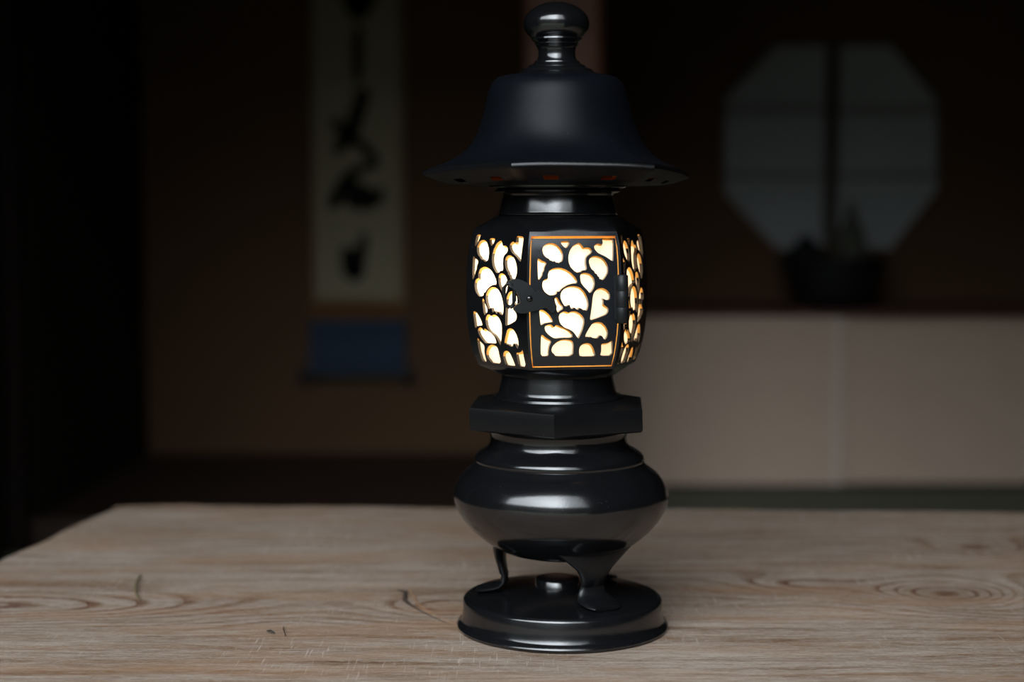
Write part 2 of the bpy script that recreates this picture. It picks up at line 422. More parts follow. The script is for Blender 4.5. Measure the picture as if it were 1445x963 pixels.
# ------------------------------------------------------------------ hanging scroll
sy = BACK_L - .02
sc_bot = at_y(505, 536, sy)
scr = empty('hanging_scroll', (at_y(505, 500, sy).x, sy, sc_bot.z), 'tall hanging scroll with black brush calligraphy on cream paper and blue silk foot', 'scroll')
sx0 = scr.location.x; sz0 = scr.location.z
def sl(px, py, dy=0):
    p = at_y(px, py, sy); return Vector((p.x - sx0, dy, p.z - sz0))
def sheet(name, pa, pb, mat, dy, th=.0012, zt=None):
    a, b = sl(*pa), sl(*pb); m = MB(); n = 14
    # gently waving sheet with thickness
    top = zt - sz0 if zt else a.z
    vs = []; fs = []
    for i in range(n+1):
        z = b.z + (top-b.z)*i/n
        wv = .0015*math.sin(i*.9)
        vs += [(a.x, dy+wv, z), (b.x, dy+wv, z), (b.x, dy+wv+th, z), (a.x, dy+wv+th, z)]
        if i:
            q = 4*(i-1); p = 4*i
            for j in range(4):
                k = (j+1) % 4; fs.append((q+j, q+k, p+k, p+j))
    fs += [(0,1,2,3), tuple(4*n+j for j in (3,2,1,0))]
    m.add(vs, fs); return m.build(name, mat, scr, 30)
sheet('mount', (438, 0), (572, 532), M_SCROLLEDGE, .004, zt=1.72)
sheet('writing_paper', (443, 0), (563, 420), M_SCROLL, -.001, zt=1.55)
sheet('brocade_band', (439, 428), (571, 450), M_BROCADE, .0)
sheet('silk_foot', (436, 451), (573, 530), M_BLUE, .0)
m = MB(); a, b = sl(432, 531), sl(577, 531)
m.tube([(a.x, .002, a.z), (b.x, .002, b.z)], .008, 16); ro = m.build('roller', M_ROLLER, scr, 40)
for px in (430, 575):
    c = sl(px, 530); m = MB()
    m.tube([(c.x-.014,.002,c.z),(c.x-.012,.002,c.z),(c.x+.012,.002,c.z),(c.x+.014,.002,c.z)], [.011,.0165,.0165,.011], 16); m.build('roller_knob', M_ROLLER, ro, 40)
ta = sl(434, 0); tb = sl(574, 0); zt = 1.72 - sz0
m = MB(); m.tube([(ta.x, .002, zt), (tb.x, .002, zt)], .006, 12); m.build('top_rod', M_ROLLER, scr, 40)
m = MB(); m.tube([(ta.x*.5, .004, zt), (0, .012, zt+.09), (tb.x*.5, .004, zt)], .0015, 8); m.build('hanging_cord', M_BROCADE, scr)
# calligraphy
strokes = [
 ([(482,-55),(512,-42),(534,-50)], [5,7,4]), ([(508,-70),(506,-30),(498,0),(503,24)], [5,8,12,7]),
 ([(488,-12),(505,6),(526,-16)], [7,10,6]), ([(522,-30),(520,0),(508,26)], [6,10,5]),
 ([(506,40),(504,70),(505,100),(503,116)], [5,6,6,3]), ([(497,58),(511,54)], [3,3]), ([(498,84),(512,80)], [3,3]),
 ([(515,128),(508,150),(499,178),(492,200)], [7,8,9,6]), ([(500,132),(519,140)], [4,5]), ([(494,158),(516,150)], [4,5]),
 ([(470,172),(486,183),(505,180)], [6,8,7]), ([(498,183),(484,200),(473,217)], [9,9,4]), ([(492,194),(512,206),(530,224)], [7,6,6]),
 ([(533,230),(512,238),(490,247)], [5,5,5]), ([(500,240),(484,262),(467,292)], [6,8,6]), ([(478,268),(496,252),(500,270),(494,290)], [5,6,9,6]),
 ([(494,284),(514,288),(534,280),(540,266)], [6,8,7,4]), ([(512,262),(522,276),(516,292)], [5,8,4]), ([(466,286),(482,284)], [6,5]),
 ([(514,332),(511,348),(506,368),(502,384)], [5,6,8,7]), ([(488,350),(491,368),(494,386)], [5,8,8]), ([(490,384),(500,388),(512,382)], [6,8,6]),
 ([(500,352),(498,372)], [4,5])]
CUT = (4, 7, 10, 13, 19, len(strokes)); m = MB()
for si, (pl, ws) in enumerate(strokes):
    # resample smoothly
    P = [Vector(p) for p in pl]; Q = []; W = []
    for i in range(len(P)-1):
        for t in [j/4 for j in range(4)]:
            Q.append(P[i].lerp(P[i+1], t)); W.append(ws[i]*(1-t)+ws[i+1]*t)
    Q.append(P[-1]); W.append(ws[-1])
    L = []; Rr = []
    for i, p in enumerate(Q):
        d = (Q[min(i+1,len(Q)-1)] - Q[max(i-1,0)]).normalized(); n = Vector((-d.y, d.x))
        w = 1.22*W[i]*(.75 if i in (0, len(Q)-1) else 1)*(1+.10*math.sin(i*2.3))
        L.append(p+n*w); Rr.append(p-n*w)
    d = (Q[-1]-Q[-2]).normalized(); e = Q[-1]+d*W[-1]*.8; d0 = (Q[0]-Q[1]).normalized(); s0 = Q[0]+d0*W[0]*.8
    poly = [s0] + L + [e] + Rr[::-1]
    off = len(m.v); nn = len(poly)
    top = [sl(p.x, p.y, -.0040) for p in poly]; bot = [sl(p.x, p.y, -.0028) for p in poly]
    fs = []
    k = len(L)
    def tri(o_): return [(o_+0, o_+1, o_+nn-1)] + [(o_+1+i, o_+2+i, o_+nn-2-i, o_+nn-1-i) for i in range(k-1)] + [(o_+k, o_+k+1, o_+k+2)]
    m.add(top + bot, tri(0) + tri(nn) + [(i, (i+1)%nn, nn+(i+1)%nn, nn+i) for i in range(nn)])
    if si+1 in CUT: m.build('ink_character', M_INK, scr); m = MB()

# ------------------------------------------------------------------ the low table
table = empty('low_table', (to.x, to.y, 0), 'weathered grey-brown wooden low table with knots carrying the black lantern', 'table')
# outline with a worn, slightly wavy far edge and a rounded far left corner
outl = []
nb = 160
for i in range(nb+1):
    t = i/nb; p = c_bl.lerp(c_br, t)
    w = .0022*math.sin(i*.31)+.0013*math.sin(i*.93+1)+random.uniform(-.0007,.0007)
    if i < 6: w -= .012*((6-i)/6)**2
    if 42 < i < 47: w -= .004
    outl.append(p - dirl*w)
for i in range(1, 41): outl.append(c_br.lerp(c_fr, i/40))
for i in range(1, 41): outl.append(c_fr.lerp(c_fl, i/40))
for i in range(1, 60):
    t = i/60; p = c_fl.lerp(c_bl, t); outl.append(p + dirb*(.0015*math.sin(i*.7)+(.010*max(0,(t-.93)/.07)**2)))
rings = []
cen = Vector((to.x, to.y, 0))
for ins, z in ((.004,TABLE_Z-.05),(0,TABLE_Z-.046),(0,TABLE_Z-.006),(.0015,TABLE_Z-.002),(.005,TABLE_Z)):
    ring = []
    for p in outl:
        q = Vector((p.x, p.y, 0)); d = (cen-q).normalized(); q = q + d*ins
        ring.append(Vector((q.x-to.x, q.y-to.y, z)))
    rings.append(ring)
m = MB(); m.loft(rings)
top = m.build('table_top', M_TABLE, table)
# object coordinates of the wood pattern are world x,y: shift the pattern centre instead
for i, c in enumerate((c_bl.lerp(c_fr,.09), c_br.lerp(c_fl,.09), c_fl.lerp(c_br,.09), c_fr.lerp(c_bl,.09))):
    m = MB(); x, y = c.x-to.x, c.y-to.y
    m.box((x-.035,y-.035,0),(x+.035,y+.035,TABLE_Z-.05)); bevel(m.build('leg', M_TLEG, table), .004)
# crack and resin of the split knot left of the lantern
def tz(px, py, h=0):
    p = at_z(px, py, TABLE_Z); return Vector((p.x-to.x, p.y-to.y, TABLE_Z + h))
m = MB()
path = [(560,833),(572,836),(571,848),(580,855),(592,862),(610,871),(628,879),(645,884)]
m.tube([tz(x, y, -.0004) for x, y in path], [.0006,.0020,.0021,.0014,.0008,.0007,.0006,.0004], 8)
m.build('knot_crack', M_CRACK, table, 60)
m = MB()
path = [(578,832),(584,842),(590,853),(604,863),(622,872),(640,880),(655,883)]
m.tube([tz(x, y, -.0008) for x, y in path], [.0012,.0016,.0013,.0014,.0010,.0011,.0007], 8)
m.build('knot_edge', M_RESIN, table, 60)

# little bits lying on the table
def bit(name, label, cat, pts, r, mat, h=.0002):
    P = [at_z(x, y, TABLE_Z) for x, y in pts]; c = P[0]
    n = len(P); m = MB()
    m.tube([(p.x-c.x, p.y-c.y, r+h*math.sin(PI*i/(n-1))*8) for i, p in enumerate(P)], [r*(.6 if i in (0,n-1) else 1) for i in range(n)], 8)
    o = m.build(name, mat, None, 60); o.location = (c.x, c.y, TABLE_Z+.0003); return tag(o, label, cat)
bit('dry_stem', 'thin curved dry stem lying on the left of the table', 'stem', [(199,813),(194,822),(191,832),(192,842),(198,850)], .0008, M_STEM)
bit('wood_fibre', 'short dark fibre curl on the table near the front left', 'fibre', [(400,886),(400,893),(403,899)], .0004, M_HAIR)
bit('wood_splinter', 'small dark splinter lying flat left of the fibre curl', 'splinter', [(377,893),(382,896),(388,896)], .0008, M_HAIR)

# ------------------------------------------------------------------ THE LANTERN
base = at_y(793.5, 884, D)
lan = empty('bronze_lantern', (base.x, D, TABLE_Z), 'black bronze lantern with glowing pierced panels standing on the wooden table', 'lantern')
def axis_px(py):
    t = [(2,785),(100,786),(240,787.5),(400,787),(580,786.5),(640,789),(700,791.5),(790,792.5),(884,793.5)]
    for (a, xa), (b, xb) in zip(t, t[1:]):
        if py <= b: return xa + (xb-xa)*(py-a)/(b-a)
    return t[-1][1]
def L(rp, py):
    """pixel radius and pixel height at the lantern's axis -> (r, z, dx) local"""
    p = at_y(axis_px(py), py, D)
    zc = D*CP + (H-p.z)*SP
    return (rp*zc/F, p.z-TABLE_Z, p.x-base.x)
def lat(rows): return [L(r, y) for r, y in rows]

# base plate (lip, slightly flared side, domed top)
B0 = L(138, 840)
rise = .0055
rows = [(0,0,0),(.072,0,0)]
R1 = 151*D/F*1.003
rows = [(0,0),(R1-.003,0),(R1-.0006,.0009),(R1,.0026),(R1-.0008,.0042),(R1-.0026,.0052),(R1-.0034,.0068),(R1-.0040,.0100)]
zt_ = B0[1]; rt = B0[0]
rows += [(R1-.0046,zt_*.6),(rt+.0012,zt_-.0026),(rt+.0004,zt_-.0012),(rt-.0010,zt_-.0002),(rt-.003,zt_)]
for i in range(1, 9):
    t = i/9; rows.append(((rt-.003)*(1-t), zt_ + rise*(1-(1-t)**2)))
rows.append((0, zt_+rise))
m = MB(); m.lathe(rows, 128); bp = m.build('base_plate', M_BRONZE, lan, 40)
BT = lambda r: zt_ + rise*max(0, 1-(r/(rt-.003))**2)
m = MB(); br_ = 32*D/F; zb_ = BT(br_)-.001
m.lathe([(0,zb_),(br_+.0006,zb_),(br_,zb_+.0015),(br_-.0002,zb_+.0062),(br_-.001,zb_+.0072),(br_-.004,zb_+.0076),(0,zb_+.0078)], 64, c=(-.0035,.006))
m.build('boss', M_BRONZE, bp, 40)

# bowl body of the incense-burner shaped base
m = MB()
bowlrows = [(112,646),(118,649),(121,655),(128,660),(137,667),(144,676),(149,685),(151.5,695),(150.5,705),(146,718),(138,731),(126,745),(112,757),(98,767),(82,775),(60,781),(30,785),(0,786)]
m.lathe(lat(bowlrows)[::-1], 128); m.build('bowl', M_BRONZE, lan, 50)
# collar ring and waist above the bowl
m = MB()
wr = [(96,652),(117,652),(119.5,648),(119,643),(115,638.5),(107,633),(100,629),(97,624),(96,616),(97,608),(101,603),(106,599),(104,597),(70,597)]
m.lathe(lat(wr)[::-1], 128); m.build('waist_collar', M_BRONZE, lan, 40)

def hexring(Rp, py, rot, seg_per=8, blend=1.0, rc=None, tilt=0, droop=0, curl=0):
    """ring that goes from circle (blend 0) to hexagon (blend 1); circumradius in px"""
    r, z, dx = L(Rp, py); pts = []
    n = 6*seg_per
    for j in range(n):
        a = 2*PI*j/n; k = (a % (PI/3)) - PI/6
        hexr = math.cos(PI/6)/math.cos(k)
        cr = (rc if rc else .93)
        q = r*(blend*hexr + (1-blend)*cr)
        ang = a + rot
        x, y = q*math.cos(ang), q*math.sin(ang)
        corner = (abs(k)/(PI/6))**4
        pts.append(Vector((dx+x, y, z - tilt*y - droop*corner)))
    return pts
# corner angle 0 of hexring is at +x; door normal points towards the viewer turned 10 degrees to the right
BODY_ROT = math.radians(-50)      # corner 40 deg right of the view axis (-y)
SLAB_ROT = math.radians(-93.5)
# hexagonal slab
m = MB()
rings = []
for Rp, py, bl in ((96,604,.2),(118,602,.9),(133,600.5,1),(136,598.5,1),(137,595,1),(137,580,1),(137,571,1),(136.3,568.5,1),(134,567.3,1),(112,563.5,.85),(98,561,.2),(60,559.5,0)):
    rings.append(hexring(Rp, py, SLAB_ROT, 8, bl, 1.0))
m.loft(rings); m.build('hexagonal_slab', M_LEG, lan, 28)
# neck between slab and fire chamber
m = MB()
m.lathe(lat([(60,563),(90,563),(91.5,560),(90,557),(85,555),(82.5,552),(82.3,548),(79,535),(78.5,527),(83,523),(60,521)]), 96)
m.build('lower_neck', M_BRONZE, lan, 40)

# ---- fire chamber
BP = [(303,86),(306,94),(310,101),(314,107),(318,113),(322,118),(327,121.5),(334,123.5),(345,126),(360,128),(385,129.6),(410,130.4),(435,130),(460,127.8),(480,124.2),(495,120.5),(506,116.5),(512,113),(517,107),(521,99),(525,90),(528,84)]
def Rpx(py):
    if py <= BP[0][0]: return BP[0][1]
    for (a, ra), (b, rb) in zip(BP, BP[1:]):
        if py <= b:
            return ra+(rb-ra)*(py-a)/(b-a)
    return BP[-1][1]
YT, YBm = 325.0, 512.0
m = MB()
rings = []
for py, bl in ((303,0),(306,.08),(310,.25),(314,.5),(318,.75),(322,.93),(YT,1)): rings.append(hexring(Rpx(py), py, BODY_ROT, 10, bl, .95))
rings = [hexring(70, 301.5, BODY_ROT, 10, 0, .95)] + rings
m.loft(rings, False, False); m.build('chamber_shoulder', M_BRONZE, lan, 32)
m = MB(); rings = []
for py, bl in ((YBm,1),(515,.92),(519,.6),(523,.3),(528,0)): rings.append(hexring(Rpx(py), py, BODY_ROT, 10, bl, .95))
rings.append(hexring(70, 529, BODY_ROT, 10, 0, .95))
m.loft(rings, False, True)
m.build('chamber_base', M_BRONZE, lan, 32); fc = lan

# pixel traces of the openings of the door (8.753x enlargement of 735,315)
A = lambda l, dy=0: [(735+x/8.753, 315+(y+dy)/8.753) for x, y in l]
HOLES = [
 A([(262,320),(285,275),(330,248),(390,245),(450,270),(495,325),(518,390),(515,450),(500,478),(480,480),(465,497),(448,482),(430,490),(415,465),(395,480),(375,460),(358,465),(345,440),(310,425),(275,385)]),
 A([(488,235),(510,222),(590,222),(602,240),(580,285),(552,312),(520,285),(500,262)]),
 A([(690,248),(725,245),(755,275),(770,305),(815,298),(855,308),(877,345),(865,375),(820,405),(800,440),(800,500),(812,560),(800,582),(770,582),(745,592),(742,607),(715,603),(705,615),(660,595),(610,545),(585,480),(582,410),(600,340),(640,280)]),
 A([(1000,195),(1015,185),(1120,190),(1145,210),(1142,460),(1130,472),(1040,410),(950,370),(905,320),(900,285),(920,262),(955,248),(985,262),(1005,260),(1010,235)]),
 A([(835,470),(850,430),(890,405),(940,405),(1000,425),(1045,470),(1075,540),(1075,610),(1050,660),(1010,708),(985,690),(968,695),(965,665),(945,655),(935,625),(915,625),(900,590),(870,570),(845,520)]),
 A([(205,450),(218,435),(260,465),(300,478),(315,500),(290,545),(285,590),(268,610),(262,650),(225,705),(212,690),(207,600)]),
 A([(330,640),(350,585),(400,558),(480,550),(550,570),(620,615),(670,670),(692,715),(685,745),(640,745),(570,765),(500,810),(470,850),(445,840),(440,875),(400,892),(350,892),(290,850),(262,790),(265,730),(290,695),(335,685)]),
 A([(727,650),(745,620),(790,610),(850,625),(895,670),(912,740),(900,800),(870,850),(845,865),(820,830),(770,780),(735,730)]),
 A([(485,885),(500,845),(540,800),(600,775),(670,775),(730,795),(785,850),(820,930),(832,1000),(825,1050),(808,1085),(785,1070),(768,1078),(745,1055),(712,1045),(705,1075),(680,1060),(655,1040),(625,1062),(612,1050),(600,1010),(580,1015),(560,1028),(535,1022),(505,975),(487,930)]),
 A([(885,120),(900,70),(940,25),(1000,12),(1060,35),(1098,85),(1098,140),(1080,165),(1040,160),(1010,140),(1020,175),(1020,220),(1050,240),(1080,265),(1080,310),(1050,345),(960,380),(865,412),(850,400),(860,330),(875,220)], 788),
 A([(412,145),(430,125),(450,135),(475,190),(515,240),(515,275),(480,295),(455,320),(440,290),(425,210)], 788),
 A([(225,295),(245,280),(300,300),(350,345),(385,400),(395,435),(350,440),(290,450),(245,480),(235,400)], 788),
 A([(463,380),(475,335),(510,305),(550,300),(585,320),(620,300),(680,300),(740,335),(778,390),(780,450),(760,530),(710,642),(690,620),(650,560),(600,525),(530,500),(480,450)], 788),
 A([(290,510),(300,480),(340,460),(375,465),(410,500),(430,465),(480,485),(560,515),(610,550),(635,590),(630,628),(500,628),(415,640),(350,600),(305,555)], 788),
 A([(790,615),(800,580),(840,510),(880,450),(940,430),(1000,440),(1050,490),(1075,560),(1065,620),(1040,655),(1020,640),(1005,610),(978,598),(960,615),(945,638),(880,630),(860,615),(840,628),(820,612),(800,622)], 788),
 A([(250,595),(265,590),(310,630),(365,660),(372,685),(350,730),(338,800),(340,855),(245,858),(243,720)], 788),
 A([(375,770),(390,730),(440,680),(500,650),(560,645),(615,655),(640,680),(648,720),(640,855),(425,857),(410,830),(380,805)], 788),
 A([(715,770),(730,730),(770,700),(820,692),(860,705),(890,745),(915,830),(915,857),(725,860),(715,820)], 788),
 A([(990,705),(1010,700),(1060,695),(1100,680),(1128,655),(1132,700),(1130,850),(975,853),(990,790)], 788),
]
HOLES_EXTRA = [A([(215,185),(300,185),(285,235),(255,290),(225,330),(212,300)])]
PYZ = [(py, L(1, py)[1]) for py in range(296, 536)]
def z2py(z):
    for (a, za), (b, zb) in zip(PYZ, PYZ[1:]):
        if zb <= z <= za or za >= z >= zb: return a + (za-z)/(za-zb)
    return 296 if z > PYZ[0][1] else 535
def face_point(fi, u, z, off=0.0):
    """u in -.5...5 across face, z local; off outwards"""
    py = z2py(z); r, _, dx = L(Rpx(py), py)
    ang = BODY_ROT - PI/6 + fi*PI/3      # face normal direction (face 0 = door)
    n = Vector((math.cos(ang), math.sin(ang), 0)); t = Vector((-n.y, n.x, 0))
    return Vector((dx, 0, z)) + n*(r*math.cos(PI/6)+off+(.0013*(1-4*u*u) if fi == 0 and off > 0 else 0)) + t*(u*r)
def px_to_uz(px, py, off=.0012):
    d = ray(px, py); u, z = 0., L(1, py)[1]
    ang = BODY_ROT - PI/6; n = Vector((math.cos(ang), math.sin(ang), 0)); t = Vector((-n.y, n.x, 0))
    for _ in range(12):
        pyy = z2py(z); r, _, dx = L(Rpx(pyy), pyy)
        o = Vector((base.x+dx, D, TABLE_Z)); q = r*math.cos(PI/6)+off
        s = ((o + n*q) - Vector((0,0,H))).dot(n) / d.dot(n)
        P = Vector((0,0,H)) + d*s - o
        z = P.z; u = P.dot(t)/r
    return u, z
def chaikin(P):
    Q = []
    for i in range(len(P)):
        a, b = Vector(P[i]), Vector(P[(i+1) % len(P)])
        Q.append(a.lerp(b, .2)); Q.append(a.lerp(b, .8))
    return Q
HUZ = [[Vector(px_to_uz(*p)) for p in chaikin(h)] for h in HOLES]
HUZX = HUZ + [[Vector(px_to_uz(*p)) for p in chaikin(h)] for h in HOLES_EXTRA]
ZTOP, ZBOT = L(1, YT)[1], L(1, YBm)[1]

def pierced(name, fi, bound, holes, parent, mat, off, depth, side=None):
    """panel in (u*W, z) coordinates: front sheet with holes, bevelled reveals running inwards, upper ones coloured amber as lamp glow"""
    W = .064
    def P2(p): return Vector((p[0]*W, p[1]))
    pts = [P2(p) for p in bound]; edg = [(i, (i+1) % len(pts)) for i in range(len(pts))]
    hp = []
    for h in holes:
        q = [P2(p) for p in h]
        area = sum(q[i].x*q[(i+1)%len(q)].y - q[(i+1)%len(q)].x*q[i].y for i in range(len(q)))
        if area < 0: q = q[::-1]
        hp.append(q); n0 = len(pts); pts += q
        edg += [(n0+i, n0+(i+1) % len(q)) for i in range(len(q))]
    us = [p.x for p in pts]; zs = [p.y for p in pts]
    bpoly = [(p.x, p.y) for p in (P2(p) for p in bound)]
    n0 = len(pts)
    for i in range(1, 12):
        for j in range(1, 30):
            p = Vector((min(us)+(max(us)-min(us))*i/12, min(zs)+(max(zs)-min(zs))*j/30))
            if inside(p, bpoly): pts.append(p)
    vv, _, ff, *_ = delaunay_2d_cdt(pts, edg, [], 0, 1e-7)
    hpp = [[(a.x, a.y) for a in q] for q in hp]
    m = MB()
    keep = []
    for f in ff:
        c = (sum(vv[i].x for i in f)/3, sum(vv[i].y for i in f)/3)
        if inside(c, bpoly) and not any(inside(c, q) for q in hpp): keep.append(f)
    def P3(p, o_): return face_point(fi, p[0]/W, p[1], o_)
    m.add([P3(v, off) for v in vv], keep, 0)
    for q in hp:
        n = len(q); outer = [P3(p, off) for p in q]; mid = [P3(p, off-.0005) for p in q]; inner = []; wide = []
        for i, p in enumerate(q):
            d = (q[(i+1)%n] - q[i-1]).normalized(); nin = Vector((-d.y, d.x))   # inward for ccw
            # the reveal slopes: deepest at the top edge and the left edge
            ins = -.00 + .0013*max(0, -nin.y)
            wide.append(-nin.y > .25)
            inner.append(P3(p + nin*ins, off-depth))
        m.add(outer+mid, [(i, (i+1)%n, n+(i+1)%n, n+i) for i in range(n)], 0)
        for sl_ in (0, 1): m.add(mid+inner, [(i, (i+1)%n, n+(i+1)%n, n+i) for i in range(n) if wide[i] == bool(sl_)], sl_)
    if side:
        b = [P3(P2(p), off) for p in bound]; c = [P3(P2(p), off-side) for p in bound]; n = len(b)
        m.add(b+c, [(i, (i+1)%n, n+(i+1)%n, n+i) for i in range(n)], 0)
    o = m.build(name, None, parent, 35, mats=[mat, M_AMBER_GLOW])
    return o

def rect_bound(u0, u1, zb, zt, n=12):
    b = [(u0+(u1-u0)*i/4, zb) for i in range(4)] + [(u1, zb+(zt-zb)*i/n) for i in range(n)]
    b += [(u1+(u0-u1)*i/4, zt) for i in range(4)] + [(u0, zt+(zb-zt)*i/n) for i in range(n)]
    return b
# panels on the five other faces: the same leaf pattern, spread wider over the face
allu = [p.x for h in HUZ for p in h]; allz = [p.y for h in HUZ for p in h]
ulo, uhi, zlo, zhi = min(allu), max(allu), min(allz), max(allz)
t0, t1 = L(1, 331)[1], L(1, 508.5)[1]
def spread(h): return [Vector((-.41+.83*(p.x-ulo)/(uhi-ulo), t1+(t0-t1)*(p.y-zlo)/(zhi-zlo))) for p in h]
for fi in (1, 2, 3, 4, 5):
    hs = [spread(h) for h in HUZX]
    # face indices run counter-clockwise, u runs to the viewer's right on every face
    pierced('pierced_panel', fi, rect_bound(-.5, .5, ZBOT, ZTOP), hs, fc, M_BRONZE, 0, .0022)
# door face: frame with opening, amber strip imitating leaked lamp light and the door itself
dl, dr = px_to_uz(742.5, 420, 0)[0]-.004, px_to_uz(874.5, 420, 0)[0]
dtop, dbot = L(1, 331.0)[1], L(1, 508.2)[1]
dl = max(dl, -.475); dr = min(dr, .475)
frame_hole = [Vector(p) for p in rect_bound(dl, dr, dbot, dtop, 12)]
pierced('door_frame', 0, rect_bound(-.5, .5, ZBOT, ZTOP), [frame_hole], fc, M_DOOR, 0, .0005)
# added strip whose amber colour imitates lamp light leaking through the gap
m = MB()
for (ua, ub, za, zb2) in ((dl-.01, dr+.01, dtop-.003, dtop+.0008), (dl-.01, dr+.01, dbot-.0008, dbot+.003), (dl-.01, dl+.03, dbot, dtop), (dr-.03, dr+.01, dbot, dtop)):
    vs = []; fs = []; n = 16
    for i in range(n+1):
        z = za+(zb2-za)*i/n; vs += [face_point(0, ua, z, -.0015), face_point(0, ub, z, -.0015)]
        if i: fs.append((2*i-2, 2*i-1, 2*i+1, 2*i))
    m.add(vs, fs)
m.build('door_glow_strip', M_AMBER_GLOW, fc)
g = .0008
W_ = .064
door_b = rect_bound(dl+.0006/W_, dr-.0011/W_, dbot+.0010, dtop-.0015, 12)
door = pierced('door', 0, door_b, HUZ, lan, M_DOOR, .0011, .0030, side=.0022)

def door_pt(px, py, off):
    u, z = px_to_uz(px, py, off); return face_point(0, u, z, off)
def plate(name, px_poly, off0, off1, mat, parent, bev=.0004):
    P = [Vector(p) for p in px_poly]; n = len(P)
    ang = BODY_ROT - PI/6; nrm = Vector((math.cos(ang), math.sin(ang), 0))
    a = [door_pt(p.x, p.y, off1) for p in P]; b = [v - nrm*(off1-off0) for v in a]
    m = MB(); cdt = delaunay_2d_cdt(P, [(i, (i+1)%n) for i in range(n)], [], 0, 1e-6)
    vv, ff = cdt[0], cdt[2]; poly = [(p.x, p.y) for p in P]
    keep = [f for f in ff if inside((sum(vv[i].x for i in f)/3, sum(vv[i].y for i in f)/3), poly)]
    fr_ = [door_pt(v.x, v.y, off1) for v in vv]; bk = [v - nrm*(off1-off0) for v in fr_]
    m.add(fr_, keep); m.add(bk, keep); m.add(a+b, [(i, (i+1)%n, n+(i+1)%n, n+i) for i in range(n)])
    return m.build(name, mat, parent, 40)
C2 = lambda l: [(650+x/3.321, 250+y/3.321) for x, y in l]
latch_poly = chaikin(C2([(222,492),(250,477),(285,482),(320,500),(340,525),(352,540),(372,532),(395,545),(420,560),(440,585),(452,612),(430,640),(412,622),(395,612),(368,622),(340,628),(305,640),(275,640),(245,622),(262,600),(282,590),(272,560),(255,528),(232,515)]))
latch = plate('latch', latch_poly, .0022, .0042, M_LATCH, door)
p = door_pt(*C2([(323,570)])[0], .0042); ang = BODY_ROT-PI/6; nrm = Vector((math.cos(ang), math.sin(ang), 0))
m = MB(); m.tube([p-nrm*.003, p, p+nrm*.0008, p+nrm*.0013], [.0021,.0021,.0017,.0006], 20); m.build('rivet', M_BRONZE, door, 50)
# staple ring beside the latch, on the corner
pp = [door_pt(650+x/3.321, 250+y/3.321, .003) for x, y in [(232,612),(212,600),(204,560),(205,520),(222,495),(244,505),(252,540),(252,580),(243,606),(232,612)]]
m = MB(); m.tube(pp, .0014, 12); m.build('latch_staple', M_LATCH, door, 60)
# hinge: knuckle with two leaves
hp = plate('hinge', C2([(716,462),(740,458),(760,462),(764,475),(762,640),(758,672),(735,682),(718,660)]), .0005, .0026, M_LATCH, door)
ka = door_pt(877.5, 388, .0018); kb = door_pt(877.5, 456, .0018)
km = [ka.lerp(kb, t) for t in (0, .02, .33, .34, .35, .66, .67, .68, .98, 1)]
for i, q in enumerate(km):
    tt = (0, .02, .33, .34, .35, .66, .67, .68, .98, 1)[i]; q.x += nrm.x*.0012*math.sin(PI*tt); q.y += nrm.y*.0012*math.sin(PI*tt)
m = MB(); m.tube(km, [.0034,.0042,.0042,.0039,.0042,.0042,.0039,.0042,.0042,.0034], 20); m.build('hinge_knuckle', M_LATCH, door, 50)

# paper lining that spreads the lamp light
m = MB(); rings = []
for i in range(17):
    py = 320 + 195*i/16; rr = Rpx(max(py, 326) if py < 418 else min(py, 510))-9
    rings.append(hexring(rr, py, BODY_ROT, 6, 1, 1))
m.loft(rings, False, False); m.build('paper_lining', M_LINER, lan)

# upper neck
m = MB()
m.lathe(lat([(74,303),(84,303),(84.5,301.5),(83,300),(82.8,298),(77.5,276),(79,273.5),(86,271.5),(89,270.5),(89,268.5),(84,267)]), 96, cap0=False, cap1=False)
m.lathe(lat([(84,267),(94,265.5),(97,264),(97.5,262),(95,261),(84,261)]), 96, cap0=False, cap1=False)
m.build('upper_neck', M_BRONZE, lan, 40)

# roof: bell that turns from round to a hexagonal flared brim
TILT = .05
m = MB(); rings = []
roof = [(60,106.5,0),(75,107.5,0),(84,110,0),(90,115,0),(95,123,0),(98.5,134,0),(101.5,148,0),(105,162,0),(109.5,176,.02),(115,189,.06),(122,201,.13),(131,212,.25),(142,220,.42),(156,227.5,.64),(172,233.5,.84),(184,238,.97),(191,240.5,1)]
for Rp, py, bl in roof:
    k = max(0, (py-190)/50); rings.append(hexring(Rp, py, BODY_ROT, 16, bl, 1-.04*bl, TILT*k, .0012*bl*bl))
for Rp, py in ((192.5,242.5),(192.5,246.0),(190,248)):
    rings.append(hexring(Rp, py, BODY_ROT, 16, 1, 1, TILT, .0012))
for Rp, py, bl in ((184,250.5,1),(170,256,.85),(157,259.5,.6),(140,261,.4),(115,261.5,.15),(95,262,0)):
    rings.append(hexring(Rp, py, BODY_ROT, 16, bl, 1-.04*bl, TILT*bl, .0008*bl))
# inner bell so the roof is hollow
nseg = 96
# leave small vent slots in the underside
v = [p for r in rings for p in r]; f = []
under = len(roof)+3+3
for i in range(len(rings)-1):
    for j in range(nseg):
        k = (j+1) % nseg
        if i == under-2 and j % 8 in (3, 4): continue
        f.append((i*nseg+j, i*nseg+k, (i+1)*nseg+k, (i+1)*nseg+j))
f.append(tuple(range(nseg-1, -1, -1)))
ll = len(roof)
m.v += v; m.f += f
m.s += [1 if (ll-2)*nseg <= i < (ll+1)*nseg else 0 for i in range(len(f))]
m.build('roof', None, lan, 38, mats=[M_ROOF, M_BRONZE])

